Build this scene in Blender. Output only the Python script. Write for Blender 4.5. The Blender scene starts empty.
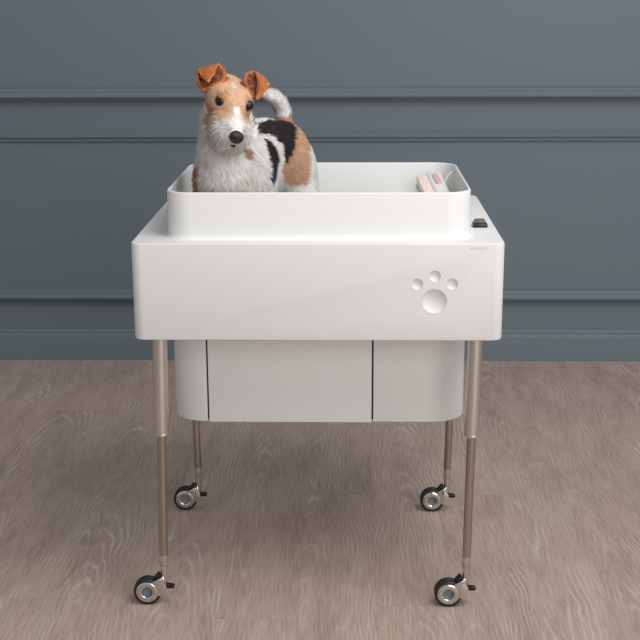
import bpy, bmesh, math, random
import numpy as np
from mathutils import Vector, Matrix
random.seed(4)
PI = math.pi

# ---------------------------------------------------------------- camera
CAM = np.array([0.0722, -2.5869, 1.4048])
FWD = np.array([-0.02475011, 0.96546286, -0.25936248])
RGT = np.array([0.99969177, 0.02440856, -0.00453776])
UPV = np.array([-0.00194962, 0.25939484, 0.96576939])
FPX = math.exp(7.1147)
def at_y(x, y, Y):
    d = FWD + RGT*(x-320)/FPX - UPV*(y-320)/FPX
    return CAM + d*(Y-CAM[1])/d[1]
def at_z(x, y, Z):
    d = FWD + RGT*(x-320)/FPX - UPV*(y-320)/FPX
    return CAM + d*(Z-CAM[2])/d[2]

# ---------------------------------------------------------------- dimensions (metres)
HW = 0.40375            # half width of the housing
ZT, ZB, DEP = 0.8789, 0.6627, 0.6497
BX0, BX1 = -HW+0.0705, HW-0.0680     # basin outer sides
BY0, BY1 = 0.0461, DEP-0.1217
ZR = 0.9820             # basin rim
BFLOOR = 0.735
CX0, CX1, CY0, CY1 = -HW+0.0545, HW-0.0600, 0.1566, 0.60
CZ0 = 0.4179
WALL_Y = 2.0500
# ---------------------------------------------------------------- the dog, as an implicit surface
D_AX = np.array([0.409, 0.9125, 0.0]); L_AX = np.array([0.9125, -0.409, 0.0])
D_O = np.array([-0.205, 0.165, 0.0])
def dg(a, s, z):
    return D_O + D_AX*a + L_AX*s + np.array([0, 0, z])
# head frame
E_MID = at_y(234.5, 104, 0.125)
_w = CAM-E_MID; _w = _w/np.linalg.norm(_w)
_r = RGT-_w*np.dot(RGT, _w); _r /= np.linalg.norm(_r); _u = np.cross(_w, _r)
_ro, _ps, _ph = math.radians(24), math.radians(20.8), math.radians(30)
_s0 = _r*math.cos(_ro)-_u*math.sin(_ro); _d0 = -_u*math.cos(_ro)-_r*math.sin(_ro)
_m0 = _w*math.cos(_ph)+_d0*math.sin(_ph); H_U = -_d0*math.cos(_ph)+_w*math.sin(_ph)
H_M = _m0*math.cos(_ps)+_s0*math.sin(_ps); H_S = _s0*math.cos(_ps)-_m0*math.sin(_ps)
def hd(m, s, u):
    return E_MID+H_M*m+H_S*s+H_U*u
EYE_L, EYE_R = hd(-0.010, -0.0305, -0.004), hd(-0.010, 0.0305, -0.004)
NOSE = hd(0.090, 0.0, -0.024)

class Field:
    def __init__(f, lo, hi, h):
        f.lo = np.array(lo); f.h = h
        f.n = np.ceil((np.array(hi)-f.lo)/h).astype(int)+1
        f.ax = [f.lo[i]+h*np.arange(f.n[i]) for i in range(3)]
        f.v = np.full(f.n, 1.0, dtype=np.float32)
    def win(f, pts, pad):
        pts = np.array(pts); lo = pts.min(0)-pad; hi = pts.max(0)+pad
        i0 = np.clip(((lo-f.lo)/f.h).astype(int), 0, f.n); i1 = np.clip(((hi-f.lo)/f.h).astype(int)+2, 0, f.n)
        sl = tuple(slice(a, b) for a, b in zip(i0, i1))
        g = np.meshgrid(*[f.ax[k][sl[k]] for k in range(3)], indexing='ij')
        return sl, np.stack(g, -1).astype(np.float32)
    def put(f, sl, d, k, sub=False):
        o = f.v[sl]
        if sub:
            h = np.clip(0.5-0.5*(o+d)/k, 0, 1); f.v[sl] = o*(1-h)+(-d)*h+k*h*(1-h); return
        h = np.clip(0.5+0.5*(o-d)/k, 0, 1)
        f.v[sl] = o*(1-h)+d*h-k*h*(1-h)
    def cone(f, a, b, ra, rb, k=0.02, sx=1.0):
        a = np.array(a); b = np.array(b)
        sl, P = f.win([a, b], max(ra, rb)+k*1.6)
        pa = P-a; ba = b-a; t = np.clip((pa@ba)/(ba@ba), 0, 1)
        d = np.linalg.norm(pa-t[..., None]*ba, axis=-1)-(ra+(rb-ra)*t)
        f.put(sl, d, k)
    def chain(f, pts, rs, k=0.012):
        for i in range(len(pts)-1): f.cone(pts[i], pts[i+1], rs[i], rs[i+1], k)
    def ell(f, c, R, axes, k=0.02, sub=False):
        c = np.array(c); R = np.array(R)
        sl, P = f.win([c], max(R)+k*1.6)
        q = (P-c)@np.array(axes).T
        k0 = np.linalg.norm(q/R, axis=-1); k1 = np.linalg.norm(q/(R*R), axis=-1)+1e-9
        f.put(sl, k0*(k0-1)/k1, k, sub)
    def tri(f, a, b, c, r, k=0.006):
        a, b, c = [np.array(x) for x in (a, b, c)]
        sl, P = f.win([a, b, c], r+k*1.6)
        ba, cb, ac = b-a, c-b, a-c; pa, pb, pc = P-a, P-b, P-c; n = np.cross(ba, ac)
        dot = lambda x, y: (x*y).sum(-1)
        ins = (np.sign(pa@np.cross(ba, n))+np.sign(pb@np.cross(cb, n))+np.sign(pc@np.cross(ac, n))) < 2
        def e(p, v):
            t = np.clip((p@v)/(v@v), 0, 1); w = v*t[..., None]-p; return dot(w, w)
        de = np.minimum(np.minimum(e(pa, ba), e(pb, cb)), e(pc, ac)); dp = (pa@n)**2/(n@n)
        f.put(sl, np.sqrt(np.where(ins, de, dp))-r, k)

DOGAX = [D_AX, L_AX, np.array([0, 0, 1.0])]
HAX = [H_M, H_S, H_U]
EARS = dict(
 right=dict(pinna=[(203, 91, .150), (213, 86.5, .150), (222.5, 83, .150), (225.5, 76, .163), (223.8, 69, .176), (219, 65, .182), (208, 67.5, .178), (199, 70.5, .174), (196.8, 75, .166), (198.2, 83, .158)], flap=[(197.8, 70.5, .170), (208, 67, .173), (218.8, 64, .176), (214.2, 73, .150), (208.4, 81.5, .126), (202.2, 76.5, .148)]),
 left=dict(pinna=[(244, 80, .165), (249, 91, .165), (255.5, 98, .165), (260, 90, .178), (259.5, 80, .183), (256.5, 73, .187), (251, 71.8, .187), (246.2, 74, .180)], flap=[(255.8, 72.5, .183), (262.5, 77, .176), (268.8, 85, .165), (264, 91, .150), (257.8, 99, .140), (258.5, 84, .165)]))
def dog_field(h=0.0026):
    f = Field((-0.33, 0.025, 0.72), (0.05, 0.535, 1.28), h)
    # trunk
    f.ell(dg(0.055, 0, 0.998), (0.105, 0.070, 0.106), DOGAX)
    f.ell(dg(0.16, 0, 1.020), (0.13, 0.064, 0.090), DOGAX, .03)
    f.ell(dg(0.265, 0, 1.014), (0.080, 0.060, 0.080), DOGAX, .03)
    f.ell(dg(-0.012, 0, 0.965), (0.045, 0.055, 0.070), DOGAX, .03)
    # neck
    f.cone(dg(0.045, 0, 1.03), hd(-0.075, 0, -0.03), 0.066, 0.043, .03)
    f.cone(dg(0.0, 0, 0.99), hd(-0.045, 0, -0.055), 0.060, 0.034, .03)
    f.cone(dg(-0.015, 0, 1.00), hd(0.000, 0, -0.078), 0.050, 0.030, .03)
    # legs
    for s in (-1, 1):
        f.ell(dg(0.055, s*0.048, 0.965), (0.048, 0.032, 0.075), DOGAX, .02)
        f.chain([dg(0.045, s*0.055, 0.93), dg(0.065, s*0.056, 0.875), dg(0.04, s*0.055, 0.80), dg(0.035, s*0.055, 0.757)], [0.036, 0.028, 0.0215, 0.021])
        f.ell(dg(0.018, s*0.055, 0.750), (0.030, 0.022, 0.016), DOGAX, .01)
        f.ell(dg(0.275, s*0.040, 0.950), (0.062, 0.040, 0.090), DOGAX, .025)
        f.chain([dg(0.26, s*0.05, 0.92), dg(0.235, s*0.055, 0.865), dg(0.315, s*0.052, 0.810), dg(0.303, s*0.052, 0.757)], [0.045, 0.033, 0.020, 0.020])
        f.ell(dg(0.285, s*0.052, 0.750), (0.030, 0.021, 0.016), DOGAX, .01)
    # tail
    tp = [at_y(*q) for q in ((283, 126, .465), (283, 112, .465), (279.5, 103, .455), (273, 97, .44), (263, 93.5, .42))]
    f.chain(tp, [0.020, 0.0145, 0.0135, 0.013, 0.0105], .012)
    # head
    f.ell(hd(-0.048, 0, -0.015), (0.058, 0.047, 0.0325), HAX, .018)
    f.ell(hd(-0.020, 0, -0.002), (0.035, 0.039, 0.023), HAX, .015)
    for s in (-1, 1):
        f.ell(hd(-0.056, s*0.034, -0.006), (0.030, 0.019, 0.024), HAX, .014)
        f.ell(hd(-0.030, s*0.024, -0.022), (0.036, 0.022, 0.028), HAX, .015)
        f.ell(hd(-0.007, s*0.026, 0.0085), (0.012, 0.014, 0.0065), HAX, .007)
    f.cone(hd(-0.01, 0, -0.020), hd(0.078, 0, -0.026), 0.026, 0.0160, .014)
    f.cone(hd(-0.02, 0, -0.040), hd(0.070, 0, -0.044), 0.024, 0.014, .012)
    for s in (-1, 1):
        f.ell(hd(0.042, s*0.019, -0.036), (0.038, 0.019, 0.021), HAX, .012)
    f.ell(hd(0.044, 0, -0.056), (0.036, 0.028, 0.024), HAX, .012)
    f.ell(hd(0.034, 0, -0.068), (0.030, 0.024, 0.020), HAX, .012)
    # ears
    for e in EARS.values():
        p = [at_y(*q) for q in e['pinna']]
        c = np.mean(p, 0)
        for i in range(len(p)): f.tri(c, p[i], p[(i+1) % len(p)], 0.0030, .003)
        q = [at_y(*q) for q in e['flap']]
        c = np.mean(q, 0)+_w*.003
        for i in range(len(q)): f.tri(c, q[i], q[(i+1) % len(q)], 0.0030, .003)
    return f

def surface_net(f):
    v = f.v; s = v < 0
    c = np.zeros(np.array(v.shape)-1, dtype=np.int32)
    for i in (0, 1):
        for j in (0, 1):
            for k in (0, 1):
                c += s[i:s.shape[0]-1+i, j:s.shape[1]-1+j, k:s.shape[2]-1+k]
    act = (c > 0) & (c < 8); idx = np.full(act.shape, -1, dtype=np.int64); ii = np.argwhere(act); idx[act] = np.arange(len(ii))
    acc = np.zeros((len(ii), 3)); cnt = np.zeros(len(ii))
    cor = [(i, j, k) for i in (0, 1) for j in (0, 1) for k in (0, 1)]
    for a in range(8):
        for b in range(a+1, 8):
            A, B = np.array(cor[a]), np.array(cor[b])
            if abs(A-B).sum() != 1: continue
            va = v[tuple((ii+A).T)]; vb = v[tuple((ii+B).T)]; m = (va < 0) != (vb < 0)
            t = np.where(m, va/(va-vb+1e-12), 0)
            acc += np.where(m[:, None], A+(B-A)*t[:, None], 0); cnt += m
    P = f.lo+f.h*(ii+acc/cnt[:, None])
    quads = []
    for ax in range(3):
        o1, o2 = [(1, 2), (2, 0), (0, 1)][ax]
        sh = [slice(0, -1)]*3; sh2 = [slice(0, -1)]*3; sh2[ax] = slice(1, None)
        a0 = s[tuple(sh)]; b0 = s[tuple(slice(1, None) if q == ax else slice(0, -1) for q in range(3))]
        e = np.argwhere(a0 != b0); e = e[(e[:, o1] > 0) & (e[:, o2] > 0)]
        u1 = np.zeros(3, int); u1[o1] = 1; u2 = np.zeros(3, int); u2[o2] = 1
        q = np.stack([idx[tuple((e-u1-u2).T)], idx[tuple((e-u2).T)], idx[tuple(e.T)], idx[tuple((e-u1).T)]], 1)
        fl = ~s[tuple(e.T)]
        q[fl] = q[fl][:, ::-1]; quads.append(q)
    Q = np.concatenate(quads); Q = Q[(Q >= 0).all(1)]
    return P, Q
def vnoise(P, sc, seed=0):
    rs = np.random.RandomState(seed); T = rs.rand(32, 32, 32).astype(np.float32)
    q = P*sc+100; i = np.floor(q).astype(int); t = q-i; t = t*t*(3-2*t); r = 0
    for a in (0, 1):
        for b in (0, 1):
            for c in (0, 1):
                w = (t[:, 0] if a else 1-t[:, 0])*(t[:, 1] if b else 1-t[:, 1])*(t[:, 2] if c else 1-t[:, 2])
                r = r+w*T[(i[:, 0]+a) % 32, (i[:, 1]+b) % 32, (i[:, 2]+c) % 32]
    return r
# ---------------------------------------------------------------- helpers
SC = bpy.context.scene; COL = SC.collection
def lin(c):
    return tuple(((v/255)/12.92 if v/255 <= .04045 else ((v/255+.055)/1.055)**2.4) for v in c)
def mat(name, rgb, rough=.5, metal=0.0, spec=.5, **kw):
    m = bpy.data.materials.new(name); m.use_nodes = True
    b = m.node_tree.nodes['Principled BSDF']
    b.inputs['Base Color'].default_value = (*lin(rgb), 1); b.inputs['Roughness'].default_value = rough
    b.inputs['Metallic'].default_value = metal; b.inputs['Specular IOR Level'].default_value = spec
    for k, v in kw.items(): b.inputs[k.replace('_', ' ')].default_value = v
    return m
def bumpy(m, scale, strength, dist=.001):
    nt = m.node_tree; n = nt.nodes.new('ShaderNodeTexNoise'); n.inputs['Scale'].default_value = scale
    tc = nt.nodes.new('ShaderNodeTexCoord'); nt.links.new(tc.outputs['Object'], n.inputs['Vector'])
    b = nt.nodes.new('ShaderNodeBump'); b.inputs['Strength'].default_value = strength; b.inputs['Distance'].default_value = dist
    nt.links.new(n.outputs['Fac'], b.inputs['Height']); nt.links.new(b.outputs['Normal'], nt.nodes['Principled BSDF'].inputs['Normal'])
    return m
def obj(name, me, m=None, parent=None, loc=None, smooth=35):
    if isinstance(me, bmesh.types.BMesh):
        bm = me; bmesh.ops.recalc_face_normals(bm, faces=bm.faces)
        me = bpy.data.meshes.new(name); bm.to_mesh(me); bm.free()
    if smooth is not None:
        for p in me.polygons: p.use_smooth = True
        if smooth < 180: me.set_sharp_from_angle(angle=math.radians(smooth))
    if m: me.materials.append(m)
    o = bpy.data.objects.new(name, me); COL.objects.link(o)
    if loc is not None: o.location = loc
    if parent is not None: o.parent = parent
    return o
def empty(name, loc=(0, 0, 0)):
    o = bpy.data.objects.new(name, None); COL.objects.link(o); o.location = loc; o.empty_display_size = .05
    return o
def tag(o, label=None, cat=None, group=None, kind=None):
    for k, v in (('label', label), ('category', cat), ('group', group), ('kind', kind)):
        if v: o[k] = v
    return o
def ring_pts(x0, x1, y0, y1, r, n=8):
    out = []
    for cx, cy, a0 in ((x1-r, y1-r, 0), (x0+r, y1-r, 90), (x0+r, y0+r, 180), (x1-r, y0+r, 270)):
        for i in range(n+1):
            a = math.radians(a0+90*i/n); out.append((cx+r*math.cos(a), cy+r*math.sin(a)))
    return out
def loft(rows, cap0=True, cap1=True, n=8, bm=None, close=False):
    """rows of (x0,x1,y0,y1,r,z)"""
    bm = bm or bmesh.new(); rs = []
    for (x0, x1, y0, y1, r, z) in rows:
        rs.append([bm.verts.new((x, y, z)) for x, y in ring_pts(x0, x1, y0, y1, r, n)])
    N = len(rs[0])
    pairs = list(zip(rs, rs[1:]))+([(rs[-1], rs[0])] if close else [])
    for a, b in pairs:
        for i in range(N):
            j = (i+1) % N; bm.faces.new((a[i], a[j], b[j], b[i]))
    if not close:
        if cap0: bm.faces.new(rs[0][::-1])
        if cap1: bm.faces.new(rs[-1])
    return bm
def box(x0, x1, y0, y1, z0, z1, bev=0, seg=3, bm=None):
    b = bmesh.new(); bmesh.ops.create_cube(b, size=1)
    for v in b.verts: v.co = Vector(((x0+x1)/2+v.co.x*(x1-x0), (y0+y1)/2+v.co.y*(y1-y0), (z0+z1)/2+v.co.z*(z1-z0)))
    if bev: bmesh.ops.bevel(b, geom=list(b.edges), offset=bev, segments=seg, profile=.5, affect='EDGES')
    if bm is None: return b
    t = bpy.data.meshes.new('t'); b.to_mesh(t); b.free(); bm.from_mesh(t); bpy.data.meshes.remove(t); return bm
def lathe(prof, n=48, M=None, bm=None, closed=False):
    """prof of (radius, height) about local Z"""
    bm = bm or bmesh.new(); rs = []
    for r, z in prof:
        if r < 1e-6: rs.append([bm.verts.new((0, 0, z))])
        else: rs.append([bm.verts.new((r*math.cos(2*PI*i/n), r*math.sin(2*PI*i/n), z)) for i in range(n)])
    pr = list(zip(rs, rs[1:]))+([(rs[-1], rs[0])] if closed else [])
    for a, b in pr:
        for i in range(n):
            j = (i+1) % n
            if len(a) == 1 and len(b) == 1: continue
            if len(a) == 1: bm.faces.new((a[0], b[j], b[i]))
            elif len(b) == 1: bm.faces.new((a[i], a[j], b[0]))
            else: bm.faces.new((a[i], a[j], b[j], b[i]))
    if not closed:
        for r in (rs[0], rs[-1]):
            if len(r) > 1: bm.faces.new(r)
    if M is not None:
        for r in rs:
            for v in r: v.co = M @ v.co
    return bm
def prism(pts, y0, y1, bev=0):
    """outline in XZ, extruded along Y"""
    bm = bmesh.new(); a = [bm.verts.new((x, y0, z)) for x, z in pts]; b = [bm.verts.new((x, y1, z)) for x, z in pts]
    bm.faces.new(a); bm.faces.new(b[::-1]); N = len(a)
    for i in range(N): bm.faces.new((a[i], b[i], b[(i+1) % N], a[(i+1) % N]))
    bmesh.ops.recalc_face_normals(bm, faces=bm.faces)
    if bev: bmesh.ops.bevel(bm, geom=list(bm.edges), offset=bev, segments=2, profile=.5, affect='EDGES')
    return bm

# ---------------------------------------------------------------- materials
M_WHITE = mat('white_lacquer', (223, 222, 220), .60, spec=.22)
M_BASIN = mat('white_acrylic', (229, 228, 226), .50, spec=.3)
M_WALL = bumpy(mat('blue_grey_wall_paint', (109, 121, 128), .55, spec=.3), 60, .12, .002)
M_NICK = mat('satin_nickel', (216, 209, 203), .34, 1.0)
M_STEEL = mat('brown_steel', (178, 168, 158), .18, 1.0)
M_CHROME = mat('polished_chrome', (216, 211, 206), .06, 1.0)
M_RUB = mat('black_rubber', (26, 27, 29), .45)
M_BLACK = mat('black_plastic', (20, 21, 23), .30)
M_HUB = mat('blue_grey_hub_plastic', (112, 124, 134), .35)
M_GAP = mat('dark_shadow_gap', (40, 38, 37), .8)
M_PINK = mat('pale_pink_plastic', (243, 222, 211), .40)
M_ROSE = mat('rose_gold_button', (226, 188, 180), .35, .1)
M_GREYTXT = mat('grey_print', (172, 172, 172), .6)
M_GREYTOP = mat('grey_switch_cap', (92, 95, 99), .35)
M_BRISTLE = mat('light_grey_plastic', (196, 199, 202), .5)

# ---------------------------------------------------------------- wall, mouldings, floor
def sheet(x0, x1, prof, name, m):     # profile (y,z) extruded along X
    bm = bmesh.new(); a = [bm.verts.new((x0, y, z)) for y, z in prof]; b = [bm.verts.new((x1, y, z)) for y, z in prof]
    bm.faces.new(a); bm.faces.new(b[::-1])
    for i in range(len(a)): j = (i+1) % len(a); bm.faces.new((a[i], b[i], b[j], a[j]))
    return obj(name, bm, m, smooth=30)
WX = 4.2
tag(obj('wall_back', box(-WX, WX, WALL_Y, WALL_Y+.12, -.02, 3.2), M_WALL, smooth=None), kind='structure')
W = WALL_Y+.0005
def railprof(zt, zb, d):
    h = zt-zb
    h *= .72
    return [(W, zt), (W-d*.30, zt-h*.04), (W-d*.48, zt-h*.16), (W-d*.55, zt-h*.30), (W-d*.55, zt-h*.38), (W-d*.70, zt-h*.40),
            (W-d*.74, zt-h*.46), (W-d*.90, zt-h*.58), (W-d, zt-h*.74), (W-d, zt-h*.84), (W-d*.93, zt-h*.99), (W-d*.30, zt-h), (W-d*.30, zt-h-.002), (W-d*.22, zb+.002), (W-d*.16, zb), (W, zb)]
tag(sheet(-WX, WX, railprof(1.0560, 1.0050, .046), 'trim_1', M_WALL), kind='structure')
tag(sheet(-WX, WX, [(W, .8975), (W-.004, .8960), (W-.016, .8840), (W-.026, .8770), (W-.026, .8735), (W-.012, .8725), (W-.012, .8570), (W-.003, .8560), (W-.003, .8515), (W, .8500)], 'trim_2', M_WALL), kind='structure')
tag(sheet(-WX, WX, railprof(0.2850, 0.2360, .040), 'trim_3', M_WALL), kind='structure')
tag(sheet(-WX, WX, [(W, .1235), (W-.004, .1230), (W-.011, .1135), (W-.011, .1090), (W-.014, .1080), (W-.021, .0975), (W-.022, .093), (W-.022, 0), (W, 0)], 'baseboard_back', M_WALL), kind='structure')

def floor_material():
    m = bpy.data.materials.new('pale_oak_planks'); m.use_nodes = True; nt = m.node_tree; N = nt.nodes; L = nt.links
    bs = N['Principled BSDF']
    def nd(t, **k):
        n = N.new(t)
        for a, v in k.items(): setattr(n, a, v)
        return n
    def mth(op, a, b=None, c=None):
        n = nd('ShaderNodeMath', operation=op)
        for i, v in enumerate((a, b, c)):
            if v is None: continue
            if isinstance(v, (int, float)): n.inputs[i].default_value = v
            else: L.new(v, n.inputs[i])
        return n.outputs[0]
    tc = nd('ShaderNodeTexCoord'); sp = nd('ShaderNodeSeparateXYZ'); L.new(tc.outputs['Object'], sp.inputs[0])
    X, Y = sp.outputs[0], sp.outputs[1]
    PW, PL = .185, 1.25
    xs = mth('DIVIDE', mth('ADD', X, 10.04), PW); ix = mth('FLOOR', xs); fx = mth('SUBTRACT', xs, ix)
    w1 = nd('ShaderNodeTexWhiteNoise', noise_dimensions='1D'); L.new(ix, w1.inputs['W'])
    ys = mth('ADD', mth('DIVIDE', Y, PL), mth('MULTIPLY', w1.outputs['Value'], 7.3)); iy = mth('FLOOR', ys); fy = mth('SUBTRACT', ys, iy)
    cb = nd('ShaderNodeCombineXYZ'); L.new(ix, cb.inputs[0]); L.new(iy, cb.inputs[1])
    w2 = nd('ShaderNodeTexWhiteNoise', noise_dimensions='3D'); L.new(cb.outputs[0], w2.inputs['Vector'])
    sr = nd('ShaderNodeSeparateColor'); L.new(w2.outputs['Color'], sr.inputs[0])
    r1, r2, r3 = sr.outputs[0], sr.outputs[1], sr.outputs[2]
    # grain space: local x, stretched y, with a random offset per plank
    lx = mth('MULTIPLY', mth('SUBTRACT', fx, mth('ADD', mth('MULTIPLY', r1, .9), .05)), PW)
    ly = mth('MULTIPLY', mth('SUBTRACT', fy, r2), PL)
    off = mth('MULTIPLY', r3, 37.0)
    wob = nd('ShaderNodeTexNoise'); wob.inputs['Scale'].default_value = 1.0; wob.inputs['Detail'].default_value = 2
    cv = nd('ShaderNodeCombineXYZ'); L.new(mth('ADD', mth('MULTIPLY', X, 9), off), cv.inputs[0]); L.new(mth('MULTIPLY', Y, 4.2), cv.inputs[1]); L.new(off, cv.inputs[2]); L.new(cv.outputs[0], wob.inputs['Vector'])
    wv = mth('MULTIPLY', mth('SUBTRACT', wob.outputs['Fac'], .5), .050)
    lx2 = mth('ADD', lx, wv)
    # cathedral arches: rings of an elongated cone
    rr = mth('ADD', mth('SQRT', mth('ADD', mth('MULTIPLY', lx2, lx2), mth('ADD', mth('MULTIPLY', mth('MULTIPLY', ly, ly), .006), .00002))), mth('MULTIPLY', ly, .035))
    fine = nd('ShaderNodeTexNoise'); fine.inputs['Scale'].default_value = 1; fine.inputs['Detail'].default_value = 4
    cf = nd('ShaderNodeCombineXYZ'); L.new(mth('ADD', mth('MULTIPLY', X, 60), off), cf.inputs[0]); L.new(mth('MULTIPLY', Y, 9), cf.inputs[1]); L.new(cf.outputs[0], fine.inputs['Vector'])
    ph = mth('ADD', mth('MULTIPLY', rr, 560), mth('MULTIPLY', fine.outputs['Fac'], 4.5))
    ring = mth('MULTIPLY', mth('ADD', mth('SINE', ph), 1), .5)
    ring = mth('POWER', ring, 5.0)
    # patches where the white-limed grain shows
    pt = nd('ShaderNodeTexNoise'); pt.inputs['Scale'].default_value = 1; pt.inputs['Detail'].default_value = 2
    cp = nd('ShaderNodeCombineXYZ'); L.new(mth('ADD', mth('MULTIPLY', X, 8), off), cp.inputs[0]); L.new(mth('MULTIPLY', Y, 3.4), cp.inputs[1]); L.new(cp.outputs[0], pt.inputs['Vector'])
    pm = nd('ShaderNodeMapRange'); pm.inputs['From Min'].default_value = .48; pm.inputs['From Max'].default_value = .70; L.new(pt.outputs['Fac'], pm.inputs['Value'])
    ringm = mth('MULTIPLY', ring, mth('ADD', mth('MULTIPLY', pm.outputs[0], .9), .12))
    # fine straight pores
    po = nd('ShaderNodeTexNoise'); po.inputs['Scale'].default_value = 1; po.inputs['Detail'].default_value = 5; po.inputs['Roughness'].default_value = .65
    cq = nd('ShaderNodeCombineXYZ'); L.new(mth('ADD', mth('MULTIPLY', X, 210), off), cq.inputs[0]); L.new(mth('MULTIPLY', Y, 11), cq.inputs[1]); L.new(cq.outputs[0], po.inputs['Vector'])
    # soft tonal clouds
    cl = nd('ShaderNodeTexNoise'); cl.inputs['Scale'].default_value = 1; cl.inputs['Detail'].default_value = 3
    cc = nd('ShaderNodeCombineXYZ'); L.new(mth('ADD', mth('MULTIPLY', X, 14), off), cc.inputs[0]); L.new(mth('MULTIPLY', Y, 3.0), cc.inputs[1]); L.new(cc.outputs[0], cl.inputs['Vector'])
    tone = mth('ADD', mth('MULTIPLY', mth('SUBTRACT', cl.outputs['Fac'], .5), .75), mth('ADD', mth('MULTIPLY', mth('SUBTRACT', r2, .5), .07), mth('MULTIPLY', mth('SUBTRACT', po.outputs['Fac'], .5), 1.3)))
    t0 = mth('ADD', tone, .42)
    rp = nd('ShaderNodeValToRGB'); L.new(t0, rp.inputs[0])
    e = rp.color_ramp.elements; e[0].position = 0; e[0].color = (*lin(FLOOR_C[0]), 1); e[1].position = 1; e[1].color = (*lin(FLOOR_C[2]), 1)
    k = e.new(.5); k.color = (*lin(FLOOR_C[1]), 1)
    mx = nd('ShaderNodeMix', data_type='RGBA'); L.new(mth('MULTIPLY', ringm, .52), mx.inputs[0]); L.new(rp.outputs[0], mx.inputs[6]); mx.inputs[7].default_value = (*lin(FLOOR_C[3]), 1)
    # seams
    sx = mth('LESS_THAN', mth('MINIMUM', fx, mth('SUBTRACT', 1, fx)), .004); sy = mth('LESS_THAN', mth('MINIMUM', fy, mth('SUBTRACT', 1, fy)), .0009)
    sm = mth('MULTIPLY', mth('MAXIMUM', mth('MULTIPLY', sx, .35), mth('MULTIPLY', sy, .35)), .38)
    m2 = nd('ShaderNodeMix', data_type='RGBA'); L.new(sm, m2.inputs[0]); L.new(mx.outputs[2], m2.inputs[6]); m2.inputs[7].default_value = (*lin((70, 58, 52)), 1)
    L.new(m2.outputs[2], bs.inputs['Base Color']); bs.inputs['Roughness'].default_value = .55; bs.inputs['Specular IOR Level'].default_value = .3
    bp = nd('ShaderNodeBump'); bp.inputs['Strength'].default_value = .25; bp.inputs['Distance'].default_value = .001
    L.new(mth('SUBTRACT', po.outputs['Fac'], mth('MULTIPLY', ringm, .6)), bp.inputs['Height']); L.new(bp.outputs[0], bs.inputs['Normal'])
    return m
FLOOR_C = [(146, 125, 114), (182, 162, 150), (204, 187, 176), (224, 214, 206)]
tag(obj('floor', box(-WX, WX, -4.2, WALL_Y, -.05, 0), floor_material(), smooth=None), kind='structure')

# ---------------------------------------------------------------- grooming tub on legs
TUB = empty('grooming_tub', (0, DEP/2, 0))
tag(TUB, 'white rectangular pet grooming tub on four slim castored legs with a paw print recess', 'pet tub')
def under(o, p=TUB):
    """parent keeping world position (parents carry translation only)"""
    base = Vector((0, 0, 0)); q = p
    while q is not None: base = base+q.location; q = q.parent
    o.parent = p; o.location = o.location-base
    return o
PW_ = .004
def housing():
    r = .024; rows = []
    def R(i, z, rr=r): rows.append((-HW+i, HW-i, i, DEP-i, max(rr-i, .004), z))
    R(.010, ZB); R(.0035, ZB+.0004); R(.001, ZB+.0016); R(0, ZB+.005)
    R(0, ZT-.004); R(.0006, ZT-.0017); R(.002, ZT-.0004); R(.0045, ZT)
    w = .004
    rows.append((BX0+w, BX1-w, BY0+w, BY1-w, .050, ZT)); rows.append((BX0+w, BX1-w, BY0+w, BY1-w, .050, ZB+.02))
    return loft(rows, n=10)
PAW = [(0.2160, 0.7903, .0125), (0.2540, 0.8078, .0125), (0.2912, 0.7903, .0125), (0.2535, 0.7522, .0272)]
body = under(obj('housing', housing(), M_WHITE, smooth=None))
cut = bmesh.new()
for x, z, r in PAW:
    lathe([(r, -.02), (r, .016)], 64, Matrix.Translation((x, 0, z)) @ Matrix.Rotation(-PI/2, 4, 'X'), cut)
cutm = bpy.data.meshes.new('cut'); bmesh.ops.recalc_face_normals(cut, faces=cut.faces); cut.to_mesh(cutm); cut.free()
co = bpy.data.objects.new('cut', cutm); COL.objects.link(co)
md = body.modifiers.new('b', 'BOOLEAN'); md.operation = 'DIFFERENCE'; md.solver = 'EXACT'; md.object = co
bpy.context.view_layer.update()
dg_ = bpy.context.evaluated_depsgraph_get(); nm = bpy.data.meshes.new_from_object(body.evaluated_get(dg_))
body.modifiers.clear(); body.data = nm; bpy.data.objects.remove(co)
for p in nm.polygons: p.use_smooth = True
nm.set_sharp_from_angle(angle=math.radians(30))
for i, (x, z, r) in enumerate(PAW):
    dp = r*.42 if r > .02 else r*.55
    prof = [(r-.0002, -.0001)]
    R_ = (r*r+dp*dp)/(2*dp)
    for k in range(1, 13):
        q = r*(1-k/12)*.98; prof.append((q if k < 12 else 0, dp-R_+math.sqrt(max(R_*R_-q*q, 0))))
    bm = bmesh.new(); Mx = Matrix.Translation((x, 0.0, z)) @ Matrix.Rotation(-PI/2, 4, 'X')
    back = [(0, .0155), (r-.0002, .0155)]
    lathe([(0, .0155), (r-.0002, .0155)]+prof, 64, Mx, bm)
    under(obj('paw_toe_recess' if i < 3 else 'paw_pad_recess', bm, M_WHITE, smooth=50))
# small printed word
tx = bpy.data.curves.new('t', 'FONT'); tx.body = 'AFFINITO'; tx.size = .0068; tx.space_character = 1.25; tx.extrude = .0001; tx.align_x = 'CENTER'
to = bpy.data.objects.new('t', tx); COL.objects.link(to); bpy.context.view_layer.update()
tm = bpy.data.meshes.new_from_object(to.evaluated_get(bpy.context.evaluated_depsgraph_get())); bpy.data.objects.remove(to)
for v in tm.vertices: v.co = Vector((v.co.x, -v.co.z, v.co.y))
under(obj('printed_name', tm, M_GREYTXT, loc=(.3455, -.0001, .8665), smooth=None))

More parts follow.
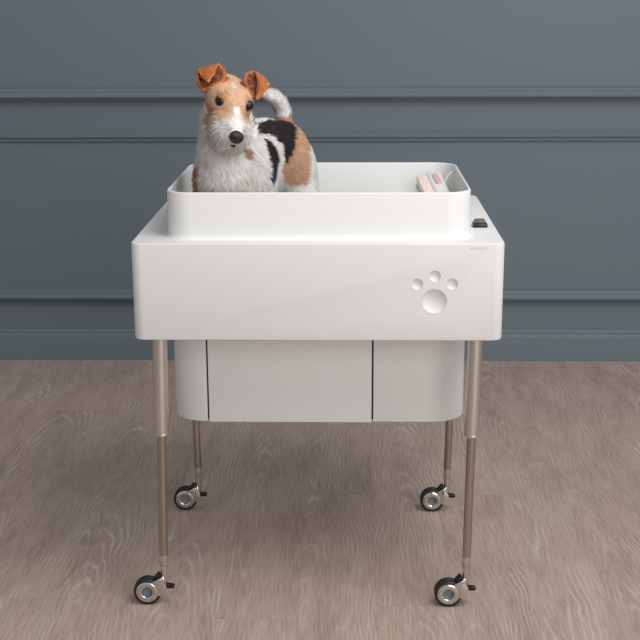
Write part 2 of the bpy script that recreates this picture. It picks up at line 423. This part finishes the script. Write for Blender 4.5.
def basin():
    rr = .058; t = .0065; rows = []
    def R(i, z, r=None): rows.append((BX0+i, BX1-i, BY0+i, BY1-i, (r if r else rr-i), z))
    # inner floor outwards, up the inner wall, over the rim, down the outer wall and out in a fillet
    R(.055, BFLOOR, .02); R(t+.030, BFLOOR+.001, .035); R(t+.012, BFLOOR+.008, .045); R(t+.003, BFLOOR+.024); R(t, BFLOOR+.045)
    R(t, ZR-.003); R(t-.0008, ZR-.0010); R(t-.0025, ZR); R(.0025, ZR); R(.0008, ZR-.0010); R(0, ZR-.003)
    R(0, ZT+.012); R(-.0006, ZT+.007); R(-.0025, ZT+.0032); R(-.006, ZT+.0010); R(-.012, ZT+.0002)
    R(-.012, ZT-.0006)
    R(-.0005, ZT-.0006, rr-.002); R(.0045, ZT-.004); R(.0045, BFLOOR-.006)
    return loft(rows, n=12)
BAS = under(obj('basin', basin(), M_BASIN, smooth=40))
# hidden tray in the rear right corner on which the grooming tool lies
under(obj('corner_tray', loft([(.165, .3245, .335, .520, .035, .891), (.165, .3245, .335, .520, .035, .898)], n=6), M_BASIN), TUB)
cx, cy, cz = at_y(455.5, 188, .440)
def tube(pts, r, n=16):
    bm = bmesh.new(); P = [Vector(p) for p in pts]; rs = []; ref = Vector((0, 1, 0))
    for i, p in enumerate(P):
        d = (P[min(i+1, len(P)-1)]-P[max(i-1, 0)]).normalized(); u = (ref-d*ref.dot(d)).normalized(); v = d.cross(u)
        rs.append([bm.verts.new(p+(u*math.cos(2*PI*k/n)+v*math.sin(2*PI*k/n))*r) for k in range(n)])
    for a, b in zip(rs, rs[1:]):
        for k in range(n): bm.faces.new((a[k], a[(k+1) % n], b[(k+1) % n], b[k]))
    bm.faces.new(rs[0]); bm.faces.new(rs[-1])
    return bm
sp_ = [at_y(444.5, 196, .455), at_y(444.8, 187, .457), at_y(445.8, 180, .46), at_y(448, 175.5, .462), at_y(451, 173, .465), at_y(454, 172.6, .468), at_y(457, 174.5, .470)]
sp_[0][2] = .8978
under(obj('added_corner_arc', tube(sp_, .0034), M_BASIN, smooth=60))  # added tube, gives the arc highlight in the basin's rear right corner

# control switch
sx_, sy_, _ = at_z(480.5, 228, ZT)
sw = under(obj('control_switch', box(-.0165, .0165, .002, .036, ZT-.0005, ZT+.0085, .0018), M_BLACK, loc=(sx_, sy_, 0)))
b2 = bmesh.new(); b2 = prism([(-.0140, 0), (.0140, 0), (.0125, .006), (.010, .0078), (-.010, .0078), (-.0125, .006)], .012, .034, .0012)
c = under(obj('switch_cap', b2, M_GREYTOP, loc=(sx_, sy_, ZT+.0083)), sw)

# storage cabinet: carcass, wrapped side panels, bottom, front drawer
GX0, GX1 = at_y(208, 400, CY0)[0], at_y(372.5, 400, CY0)[0]
CT = ZB-.0005
cab = under(obj('storage_cabinet', loft([(CX0+.013, CX1-.013, CY0+.013, CY1-.013, .066, CZ0+.003), (CX0+.013, CX1-.013, CY0+.013, CY1-.013, .066, CT)], n=12), M_GAP))
def outline_path(r=.080, n=16):
    # from mid-back, anticlockwise seen from above, via left side to the front; returns left and right runs
    L_ = [((GX0+GX1)/2, CY1), (CX0+r, CY1)]
    for i in range(1, n+1):
        a = math.radians(90+90*i/n); L_.append((CX0+r+r*math.cos(a), CY1-r+r*math.sin(a)))
    for i in range(0, n+1):
        a = math.radians(180+90*i/n); L_.append((CX0+r+r*math.cos(a), CY0+r+r*math.sin(a)))
    L_.append((GX0-.0018, CY0))
    R_ = [(GX1+.0018, CY0)]
    for i in range(0, n+1):
        a = math.radians(270+90*i/n); R_.append((CX1-r+r*math.cos(a), CY0+r+r*math.sin(a)))
    for i in range(0, n+1):
        a = math.radians(90*i/n); R_.append((CX1-r+r*math.cos(a), CY1-r+r*math.sin(a)))
    R_.append(((GX0+GX1)/2+.001, CY1))
    return L_, R_
def band(path, t, z0, z1, bev=.0012):
    bm = bmesh.new(); P = [Vector((x, y)) for x, y in path]; inn = []
    for i, p in enumerate(P):
        d = (P[min(i+1, len(P)-1)]-P[max(i-1, 0)]).normalized(); inn.append(p+Vector((-d.y, d.x))*t)
    vo = [[bm.verts.new((p.x, p.y, z)) for z in (z0, z1)] for p in P]; vi = [[bm.verts.new((p.x, p.y, z)) for z in (z0, z1)] for p in inn]
    for i in range(len(P)-1):
        bm.faces.new((vo[i][0], vo[i+1][0], vo[i+1][1], vo[i][1])); bm.faces.new((vi[i][0], vi[i][1], vi[i+1][1], vi[i+1][0]))
        bm.faces.new((vo[i][1], vo[i+1][1], vi[i+1][1], vi[i][1])); bm.faces.new((vo[i][0], vi[i][0], vi[i+1][0], vo[i+1][0]))
    for i in (0, len(P)-1): bm.faces.new((vo[i][0], vo[i][1], vi[i][1], vi[i][0]))
    bmesh.ops.recalc_face_normals(bm, faces=bm.faces)
    es = [e for e in bm.edges if len(e.link_faces) == 2 and e.calc_face_angle() > 1.2]
    bmesh.ops.bevel(bm, geom=es, offset=bev, segments=2, profile=.5, affect='EDGES')
    return bm
lp, rp_ = outline_path()
under(obj('side_panel', band(lp, .0125, CZ0+.0015, CT), M_WHITE, smooth=40), cab)
under(obj('side_panel', band(rp_, .0125, CZ0+.0015, CT), M_WHITE, smooth=40), cab)
under(obj('drawer_front', box(GX0+.0022, GX1-.0022, CY0-.001, CY0+.0125, CZ0, CT-.002, .0012), M_WHITE), cab)
under(obj('bottom_panel', loft([(CX0+.014, CX1-.014, CY0+.014, CY1-.014, .065, CZ0+.001), (CX0+.014, CX1-.014, CY0+.014, CY1-.014, .065, CZ0+.0028)], n=12), M_WHITE), cab)

# legs and casters
WR = .0326; KR = .0326/.0349
def caster_parts(x, y, wx, turn=0):
    """stem at (x, y); wheel centre wx to the left of it"""
    cst = under(obj('caster', caster_arm(), M_CHROME, loc=(x, y, 0), smooth=40))
    under(obj('tyre', tyre(), M_RUB, loc=(x-wx, y, WR), smooth=50), cst)
    under(obj('wheel_cover', cover(), M_CHROME, loc=(x-wx, y, WR), smooth=50), cst)
    under(obj('hub', hub(), M_HUB, loc=(x-wx, y, WR), smooth=50), cst)
    under(obj('brake_pedal', pedal(), M_BLACK, loc=(x, y, 0), smooth=40), cst)
    under(obj('swivel_guard', guard(), M_BLACK, loc=(x, y, 0), smooth=40), cst)
    return cst
RY = Matrix.Rotation(PI/2, 4, 'X')     # local Z -> -Y (faces the camera)
U_ = 1/418.0
def tyre():
    bm = bmesh.new()
    for s in (-1, 1):
        y0 = s*.0072
        pr = [(.0275, -.0065), (WR-.003, -.0065), (WR-.0008, -.0050), (WR, -.0020), (WR, .0020), (WR-.0008, .0050), (WR-.003, .0065), (.0275, .0065)]
        pr = [(r if r > .034 else r, z) for r, z in [(q[0]*KR if q[0] < WR-.004 else q[0], q[1]) for q in pr]]
        lathe(pr, 64, Matrix.Translation((0, y0, 0)) @ RY, bm, closed=True)
    return bm
def cover():
    bm = bmesh.new()
    # a raised dished ring on the camera side and one on the far side
    for s in (-1, 1):
        pr = [(.0140, .002), (.0140, .0168), (.0152, .0178), (.0200, .0186), (.0245, .0178), (.0278, .0158), (.0290, .0140), (.0290, .002)]
        pr = [(r*KR, z*.86) for r, z in pr]
        Mx = RY if s < 0 else Matrix.Rotation(-PI/2, 4, 'X')
        lathe(pr, 64, Mx, bm, closed=True)
    return bm
def hub():
    return lathe([(0, -.0125), (.0130, -.0060), (.0130, .0060), (.0100, .0060), (.0095, .0048), (.004, .0048), (.0035, .0060), (0, .0060)], 40, RY)
def caster_arm():
    # plate from the wheel to the swivel, stem socket above
    px = lambda q: [((a-16.6)*U_, WR+b*U_) for a, b in q]
    bm = prism(px([(3.5, 9.8), (12.6, 15.2), (14.2, 14.4), (18.8, 7.2), (19.2, 3.0), (17.6, -.2), (12.0, -3.6), (9.0, -4.0), (10.2, 0), (8.5, 5.5)]), -.0150, .0150, .0014)
    lathe([(.0062, WR+6*U_), (.0066, WR+9*U_), (.0082, WR+15.5*U_), (.0082, .0965), (.0074, .0970), (.0074, .0990), (.0086, .0996), (.0086, .105), (0, .105)], 32, bm=bm)
    return bm
def pedal():
    px = [((a-16.6)*U_, WR+b*U_) for a, b in [(18.4, 3.0), (25.6, 3.3), (26.6, 4.0), (26.4, 5.4), (25.0, 7.0), (18.6, 7.4)]]
    return prism(px, -.008, .004, .0012)
def guard():
    px = [((a-16.6)*U_, WR+b*U_) for a, b in [(4.5, 11.4), (6.5, 14.4), (9.8, 18.0), (11.4, 18.2), (13.0, 16.3), (12.4, 15.3)]]
    return prism(px, -.0105, .0105, .0012)
LEGS = []   # floor point under the wheel is read from the photograph, leg tops sit under the housing
for nm_, (px_, py_), tx_ in (('fl', (148.6, 602), -.3547), ('fr', (448.0, 606), .3507), ('bl', (187.0, 506), -.3547), ('br', (431.8, 511), .3507)):
    g = at_z(px_, py_, 0); LEGS.append((nm_, g, tx_))
for nm_, g, tx_ in LEGS:
    wx = dict(fl=.0408, fr=.0410, bl=.0369, br=.0408)[nm_]
    x, y = g[0]+wx, (.0530 if nm_[0] == 'f' else .6000)
    leg = under(obj('leg', lathe([(0, .4224), (.0150, .4224), (.0166, .4240), (.0166, .4275), (.0162, .4280), (.0168, .4290), (.0168, ZB+.0004), (0, ZB+.0004)], 40), M_NICK, loc=(0, 0, 0), smooth=30))
    inner = under(obj('lower_tube', lathe([(0, .100), (.0101, .100), (.0101, .4226), (0, .4226)], 32), M_STEEL, loc=(0, 0, 0), smooth=40), leg)
    collar = under(obj('collar', lathe([(.0068, .1005), (.0098, .1005), (.0102, .1012), (.0102, .1235), (0, .1240)], 32), M_NICK, loc=(0, 0, 0), smooth=40), leg)
    # lean: shear from the top position to the foot position
    for o in (leg, inner, collar):
        for v in o.data.vertices:
            t = (ZB-v.co.z)/(ZB-.12); v.co.x += tx_+(x-tx_)*t; v.co.y += y
    caster_parts(x, y, wx)

# ---------------------------------------------------------------- grooming tool in the corner
TOOL = empty('handheld_groomer', at_y(438, 188, .40))
tag(TOOL, 'small white handheld grooming device with pink button and pale pink side plate inside the tub', 'grooming tool')
A0 = Vector(at_y(432.5, 174, .488)); A1 = Vector(at_y(443.5, 197, .360))
ax = (A1-A0).normalized(); sd = Vector((1, 0, 0)); sd = (sd-ax*sd.dot(ax)).normalized(); up = sd.cross(ax)
if up.z < 0: up = -up
Mt = Matrix((sd, ax, up)).transposed().to_4x4()
def tool_obj(name, bm, m, parent=TOOL, sm=40):
    for v in bm.verts: v.co = Mt @ v.co + A0
    o = obj(name, bm, m, smooth=sm); return under(o, parent)
tl = (A1-A0).length
hs = tool_obj('body', loft([(-.014, .014, .003, tl-.003, .012, -.014), (-.019, .019, 0, tl, .016, -.008), (-.020, .020, -.001, tl+.001, .017, 0), (-.0175, .0175, .001, tl-.001, .015, .007), (-.013, .013, .005, tl-.005, .011, .010)], n=8), M_BASIN, sm=70)
tool_obj('button', loft([(-.0075, .0075, .026, .082, .0074, .009), (-.0075, .0075, .026, .082, .0074, .0125), (-.006, .006, .0275, .0805, .0059, .0140)], n=8), M_ROSE, hs)
tool_obj('side_plate', box(-.044, -.0185, .017, tl-.004, -.013, .006, .002), M_PINK)
tool_obj('base_plate', box(-.047, -.002, .024, tl-.006, -.024, -.0135, .002), M_BRISTLE)

# ---------------------------------------------------------------- dog
def in_poly(px, py, poly):
    r = np.zeros(len(px), bool); n = len(poly)
    for i in range(n):
        x0, y0 = poly[i]; x1, y1 = poly[(i+1) % n]
        if y0 == y1: continue
        r ^= ((y0 > py) != (y1 > py)) & (px < (x1-x0)*(py-y0)/(y1-y0)+x0)
    return r
P_BLACK1 = [(-.005, 1.15), (.305, 1.15), (.290, 1.09), (.240, 1.067), (.196, 1.035), (.146, 1.008), (.146, 1.035), (.148, 1.062), (.125, 1.078), (.060, 1.094), (.015, 1.108), (-.005, 1.12)]
P_BLACK2 = [(.055, 1.085), (.105, 1.069), (.122, 1.044), (.113, 1.018), (.075, .988), (.048, .980), (.046, 1.0), (.058, 1.02), (.056, 1.05)]
P_TAN = [(.285, 1.15), (.40, 1.15), (.33, 1.07), (.282, 1.03), (.264, .990), (.252, .965), (.240, .954), (.210, .957), (.150, .984), (.130, 1.006), (.150, 1.03), (.20, 1.085)]
C_WHITE, C_TAN, C_BODYTAN, C_BLACK, C_EAR, C_EARIN, C_PINKSHADE = [np.array(lin(c)) for c in ((247, 243, 238), (222, 180, 148), (214, 168, 140), (50, 45, 45), (190, 112, 66), (92, 52, 44), (226, 206, 200))]
def ear_masks(P):
    m_ear = np.zeros(len(P), bool); m_in = np.zeros(len(P), bool)
    for e in EARS.values():
        for key in ('pinna', 'flap'):
            p = np.array([at_y(*q) for q in e[key]]); c = p.mean(0); n = np.linalg.svd(p-c)[2][2]
            if n@(CAM-c) < 0: n = -n
            u = p[1]-p[0]; u /= np.linalg.norm(u); w = np.cross(n, u); q = P-c; dist = q@n
            near = (np.abs(dist) < .016)
            pg = [((a-c)@u, (a-c)@w) for a in p]
            g = 1.22; ins = in_poly(q@u/g, q@w/g, pg) & near
            m_ear |= ins
            if key == 'pinna':
                g = .88; m_in |= in_poly(q@u/g, q@w/g, pg) & near & (dist > .0005)
            else:
                g = 1.08; m_in &= ~(in_poly(q@u/g, q@w/g, pg) & near & (dist > -.001))
    return m_ear, m_in
def coat_colour(P0):
    P0 = np.asarray(P0)
    nz = np.stack([vnoise(P0, 90, 1), vnoise(P0, 90, 2), vnoise(P0, 90, 3)], 1)-.5
    P = P0+nz*.012
    q = P-D_O; a, s, z = q@D_AX, q@L_AX, P[:, 2]
    h = P-E_MID; m, hs_, u = h@H_M, h@H_S, h@H_U
    col = np.tile(C_WHITE, (len(P), 1))
    def setc(mask, c): col[mask] = c
    pk = np.clip((vnoise(P0, 55, 5)-.35)*2.2, 0, 1)*np.clip((.03-a)/.05, 0, 1)*.55  # pinkish fur shading painted into the chest colour as blotches
    col = col*(1-pk[:, None])+C_PINKSHADE*pk[:, None]
    setc(in_poly(a, z, P_TAN) & (s > -.2), C_BODYTAN)
    setc(in_poly(a, z, P_BLACK1) & ~((m > -.09) & (hs_ < .066)) & ((s > -.010+.022*(a < .21)) | (a > .25)), C_BLACK)
    setc((P0[:, 2] > 1.106) & (a > .26), C_WHITE)
    setc(in_poly(a, z, P_BLACK2) & (s > 0), C_BLACK)
    setc((((a+.006)/.013)**2+((z-1.056)/.011)**2 < 1) & (s > .03), C_BODYTAN*.62)
    setc((s < -.033) & (z < 1.03) & (a < .09) & (z > .88), C_BODYTAN*np.array([.80, .66, .55]))
    # head
    inh = (m > -.125) & (np.abs(hs_) < .075) & (u > -.075) & (u < .09)
    tanh = inh & (m < .050) & (u > -.052-.014*(m > -.03)-.006*(m > 0)) & ~((np.abs(hs_-.002) < .005+np.clip(m-.014, 0, 1)*.26) & (m > .018))
    tanh &= ~((u < -.030) & (hs_ > .046))
    tanh &= ~((m > .022) & (u < -.050+(m-.022)*.9))
    setc(tanh, C_TAN)
    fade = np.clip((m-.026)/.03, 0, 1)[:, None]*.6
    col[tanh] = (col*(1-fade)+C_WHITE*fade)[tanh]
    for e in (EYE1, EYE2):
        db = np.linalg.norm(P-e-H_U*.013, axis=1); kb = tanh & (db < .014); col[kb] = col[kb]*np.array([.84, .74, .62])
    dk = tanh & (u < -.028) & (m < .015); col[dk] = col[dk]*np.array([.80, .70, .60])
    sp = tanh & (((hs_+.004)/.006)**2+((m+.040)/.014)**2 < 1) & (u > .01); col[sp] = col[sp]*.6+C_WHITE*.4
    me, mi = ear_masks(P0+nz*.003)
    col[me] = C_EAR; tt = np.clip((vnoise(P0, 170, 31)-.25)*1.3, 0, .75)[mi][:, None]; col[mi] = C_EARIN*(1-tt)+C_EAR*.8*tt
    for e in (EYE1, EYE2):
        d = np.linalg.norm(P0-e, axis=1); k = d < .0145; col[k] = col[k]*np.clip((d[k]-.0115)/.003, .06, 1)[:, None]
    k = np.linalg.norm(P0-NOSE1, axis=1) < .016; col[k] = lin((40, 36, 36))
    var = (vnoise(P0, 240, 7)-.5)*.28+(vnoise(P0, 60, 9)-.5)*.20
    return np.clip(col*(1+var[:, None]), .004, .95), me

F_ = dog_field()
def march(x, y):
    d = FWD+RGT*(x-320)/FPX-UPV*(y-320)/FPX; d /= np.linalg.norm(d)
    t = np.arange(2.5, 3.3, .0005); p = CAM+t[:, None]*d; i = np.round((p-F_.lo)/F_.h).astype(int)
    ok = ((i >= 0) & (i < F_.n)).all(1); v = np.ones(len(t)); v[ok] = F_.v[tuple(i[ok].T)]
    return p[np.argmax(v < 0)], d
h1, d1 = march(220.8, 101.0); h2, d2 = march(248.3, 105.8); h3, d3 = march(236.2, 137.8); h4, d4 = march(232.8, 145.6)
EYE1, EYE2, NOSE1, MOUTH1 = h1+d1*.0088, h2+d2*.0088, h3+d3*.002, h4+d4*.001
DP, DQ = surface_net(F_)
def mesh_np(name, V, Fq, cols=None):
    me = bpy.data.meshes.new(name); nv = len(V); k = Fq.shape[1]
    me.vertices.add(nv); me.vertices.foreach_set('co', V.astype(np.float32).ravel())
    me.loops.add(Fq.size); me.loops.foreach_set('vertex_index', Fq.astype(np.int32).ravel())
    me.polygons.add(len(Fq)); me.polygons.foreach_set('loop_start', (np.arange(len(Fq))*k).astype(np.int32))
    me.polygons.foreach_set('loop_total', np.full(len(Fq), k, np.int32))
    me.polygons.foreach_set('use_smooth', np.ones(len(Fq), bool))
    me.update(calc_edges=True); me.validate()
    if cols is not None:
        at = me.color_attributes.new('coat', 'FLOAT_COLOR', 'POINT')
        at.data.foreach_set('color', np.concatenate([cols, np.ones((nv, 1))], 1).astype(np.float32).ravel())
    return me
def coat_material(name, rough):
    m = bpy.data.materials.new(name); m.use_nodes = True; nt = m.node_tree
    a = nt.nodes.new('ShaderNodeAttribute'); a.attribute_name = 'coat'
    b = nt.nodes['Principled BSDF']; nt.links.new(a.outputs['Color'], b.inputs['Base Color'])
    b.inputs['Roughness'].default_value = rough; b.inputs['Specular IOR Level'].default_value = .2
    if 'fur' in name:
        t = nt.nodes.new('ShaderNodeBsdfTranslucent'); nt.links.new(a.outputs['Color'], t.inputs['Color'])
        x = nt.nodes.new('ShaderNodeMixShader'); x.inputs[0].default_value = .04
        nt.links.new(b.outputs[0], x.inputs[1]); nt.links.new(t.outputs[0], x.inputs[2]); nt.links.new(x.outputs[0], nt.nodes['Material Output'].inputs['Surface'])
    return m
# smooth the net a little
def smooth_v(P, Q, it):
    for _ in range(it):
        acc = np.zeros_like(P); cnt = np.zeros(len(P))
        for a in range(4):
            for b in (1, 3):
                np.add.at(acc, Q[:, a], P[Q[:, (a+b) % 4]]); np.add.at(cnt, Q[:, a], 1)
        P = P*.4+acc/cnt[:, None]*.6
    return P
DP = smooth_v(DP, DQ, 2)
cols, _ = coat_colour(DP)
DOGO = Vector((*dg(.15, 0, 0)[:2], BFLOOR))
dm = mesh_np('fox_terrier', DP-np.array(DOGO), DQ, cols)
DOG = obj('fox_terrier', dm, coat_material('dog_skin', .8), loc=DOGO, smooth=180)
tag(DOG, 'white, black and tan wire fox terrier standing in the white tub', 'dog')
def dog_part(name, c, R, axes, m, sub=3):
    bm = bmesh.new(); bmesh.ops.create_icosphere(bm, subdivisions=sub, radius=1)
    A = np.array(axes)
    for v in bm.verts: v.co = Vector((np.array(v.co)*np.array(R))@A)
    o = obj(name, bm, m, loc=Vector(c), smooth=180); return under(o, DOG)
M_EYE = mat('dark_wet_eye', (12, 9, 8), .12, spec=.5)
M_NOSE = bumpy(mat('black_nose_leather', (44, 43, 45), .42, spec=.35), 900, .5, .001)
M_MOUTH = mat('dark_lip', (30, 22, 22), .5)
dog_part('eye', EYE1, (.0115,)*3, np.eye(3), M_EYE); dog_part('eye', EYE2, (.0115,)*3, np.eye(3), M_EYE)
# nose: rounded wedge with two nostrils
bm = bmesh.new(); bmesh.ops.create_icosphere(bm, subdivisions=4, radius=1)
for v in bm.verts:
    x, y, z = [math.copysign(abs(q)**.80, q) for q in v.co]; w = 1-.22*max(-z, 0)
    px, py, pz = x*.0100, y*.0160*w, z*.0135
    for s in (-1, 1):
        d = math.hypot(py-s*.0075, pz+.001)
        if x > 0: px -= .0080*math.exp(-(d/.0038)**2)
    px -= .0012*math.exp(-(py/.0012)**2)*(1 if z < .3 and x > 0 else 0)
    v.co = Vector(H_M*px+H_S*py+H_U*pz)
under(obj('nose', bm, M_NOSE, loc=Vector(NOSE1), smooth=180), DOG)
dog_part('mouth', MOUTH1, (.005, .0068, .0030), HAX, M_MOUTH)

# fur
rs = np.random.RandomState(11)
NF = 110000
tri = np.concatenate([DQ[:, [0, 1, 2]], DQ[:, [0, 2, 3]]])
A, B, C_ = DP[tri[:, 0]], DP[tri[:, 1]], DP[tri[:, 2]]
nr = np.cross(B-A, C_-A); ar = np.linalg.norm(nr, axis=1)/2
cen = (A+B+C_)/3; wgt = ar*np.where(cen[:, 2] < .88, .35, 1.0); cum = np.cumsum(wgt); pick = np.searchsorted(cum, rs.rand(NF)*cum[-1])
r1, r2 = rs.rand(NF), rs.rand(NF); k = r1+r2 > 1; r1[k] = 1-r1[k]; r2[k] = 1-r2[k]
root = A[pick]+(B-A)[pick]*r1[:, None]+(C_-A)[pick]*r2[:, None]
# vertex normals from the faces, outward
vn = np.zeros_like(DP)
for j in range(3): np.add.at(vn, tri[:, j], nr)
vn /= np.linalg.norm(vn, axis=1)[:, None]+1e-12
nn = vn[tri[pick, 0]]
g = np.array([(F_.v[tuple(np.clip(np.round((DP[:200]+vn[:200]*.006-F_.lo)/F_.h).astype(int), 0, F_.n-1).T)])]).mean()
if g < 0: nn = -nn
col, isear = coat_colour(root+rs.randn(NF, 3)*.0016)
q = root-D_O; a, s, z = q@D_AX, q@L_AX, root[:, 2]; h = root-E_MID; m, hs_, u = h@H_M, h@H_S, h@H_U
head = (m > -.135) & (np.abs(hs_) < .08) & (u > -.065)
tailm = (a > .20) & (z > 1.105)
length = np.full(NF, .0095); lean = np.full(NF, .72)
flow = np.tile(D_AX*.8+np.array([0, 0, -.8]), (NF, 1))
chest = (a < .05); flow[chest] = np.array([0, 0, -1.0])+D_AX*.1; length[chest] = .014; lean[chest] = .62
legm = z < .90; flow[legm] = (0, 0, -1.); length[legm] = .008
flow[tailm] = -D_AX*.6+np.array([0, 0, .5]); length[tailm] = .0085; lean[tailm] = .6
flow[head] = -H_M; length[head] = .0045; lean[head] = .8
beard = head & (m > .012) & (u < -.012); flow[beard] = H_M*.15-H_U*.9+np.sign(hs_[beard])[:, None]*H_S*.5; length[beard] = .0165; lean[beard] = .60
bd2 = head & (m > -.01) & (u < -.045); length[bd2] = .020
length[isear] = .0025; flow[isear] = (0, 0, -1); lean[isear] = .85
brow = head & (np.minimum(np.linalg.norm(root-EYE1-H_U*.012, axis=1), np.linalg.norm(root-EYE2-H_U*.012, axis=1)) < .009); length[brow] = .0100; lean[brow] = .62; flow[brow] = H_M*.6-H_U*.8
de = np.minimum(np.linalg.norm(root-EYE1, axis=1), np.linalg.norm(root-EYE2, axis=1)); length[de < .0165] *= .40
dn = np.linalg.norm(root-NOSE1, axis=1); keep = (de > .0110) & (dn > .0185) & (np.linalg.norm(root-MOUTH1, axis=1) > .0075)
length *= .5+1.0*rs.rand(NF)**1.5
clump = np.stack([vnoise(root, 130, 21), vnoise(root, 130, 22), vnoise(root, 130, 23)], 1)-.5
dr = flow+clump*1.1+rs.randn(NF, 3)*.16
dr -= nn*(dr*nn).sum(1)[:, None]; dr /= np.linalg.norm(dr, axis=1)[:, None]+1e-9
d0 = nn*(1-lean[:, None]*.72)+dr*lean[:, None]*.72; d0 /= np.linalg.norm(d0, axis=1)[:, None]
d1_ = nn*(1-lean[:, None])+dr*lean[:, None]; d1_ /= np.linalg.norm(d1_, axis=1)[:, None]
sel = np.where(keep)[0]; root, d0, d1_, length, col = root[sel], d0[sel], d1_[sel], length[sel], col[sel]; n_ = len(sel)
mid = root+d0*length[:, None]*.5; tip = mid+d1_*length[:, None]*.5
side = np.cross(d0, rs.randn(n_, 3)); side /= np.linalg.norm(side, axis=1)[:, None]; sid2 = np.cross(d0, side)
rad = .00055
V = np.zeros((n_, 7, 3)); rt = root-d0*.001
for j in range(3):
    an = 2*PI*j/3; off = side*math.cos(an)+sid2*math.sin(an); V[:, j] = rt+off*rad; V[:, 3+j] = mid+off*rad*.75
V[:, 6] = tip
T = []
for j in range(3):
    k = (j+1) % 3; T += [(j, k, 3+k), (j, 3+k, 3+j), (3+j, 3+k, 6)]
FT = (np.arange(n_)[:, None, None]*7+np.array(T)[None]).reshape(-1, 3)
cj = col*(1+rs.randn(n_, 1)*.09); CV = np.repeat(np.clip(cj, .004, .95), 7, 0)
fm = mesh_np('coat', V.reshape(-1, 3)-np.array(DOGO), FT, CV)
nb = nn[sel]; NV = np.repeat(nb, 7, 0).reshape(n_, 7, 3)
for j in range(3):
    an = 2*PI*j/3; off = side*math.cos(an)+sid2*math.sin(an); NV[:, j] += off*.35; NV[:, 3+j] += off*.35
NV = NV.reshape(-1, 3); NV /= np.linalg.norm(NV, axis=1)[:, None]
if len(fm.vertices) == len(NV): fm.normals_split_custom_set_from_vertices(NV.tolist())
FUR = bpy.data.objects.new('coat', fm); COL.objects.link(FUR); fm.materials.append(coat_material('dog_fur', .6)); FUR.parent = DOG
FUR['kind'] = 'stuff'

# ---------------------------------------------------------------- light
def area(name, loc, target, size, power, col=(1, 1, 1), sy=None):
    l = bpy.data.lights.new(name, 'AREA'); l.shape = 'RECTANGLE'; l.size = size; l.size_y = sy or size; l.energy = power; l.color = col
    o = bpy.data.objects.new(name, l); COL.objects.link(o); o.location = loc
    o.rotation_euler = (Vector(target)-Vector(loc)).to_track_quat('-Z', 'Y').to_euler(); return o
area('studio_softbox', (1.2, -.95, 3.15), (.05, .6, .5), 1.5, 55, (1, .994, .985))
area('studio_fill_softbox', (1.7, -3.5, 1.8), (0, .6, .8), 2.2, 60, (1, .994, .985))
w = bpy.data.worlds.new('studio_ambient'); SC.world = w; w.use_nodes = True
w.node_tree.nodes['Background'].inputs[0].default_value = (.96, .98, 1, 1); w.node_tree.nodes['Background'].inputs[1].default_value = .40

# ---------------------------------------------------------------- camera and colour management
cd = bpy.data.cameras.new('camera'); cd.sensor_width = 36; cd.lens = 36*FPX/640; cd.clip_end = 50
co_ = bpy.data.objects.new('camera', cd); COL.objects.link(co_)
Mx = Matrix((Vector(RGT), Vector(UPV), Vector(-FWD))).transposed().to_4x4(); Mx.translation = Vector(CAM); co_.matrix_world = Mx
SC.camera = co_
vs = SC.view_settings; vs.view_transform = 'Standard'; vs.look = 'None'; vs.exposure = 0; vs.gamma = 1; vs.use_curve_mapping = False
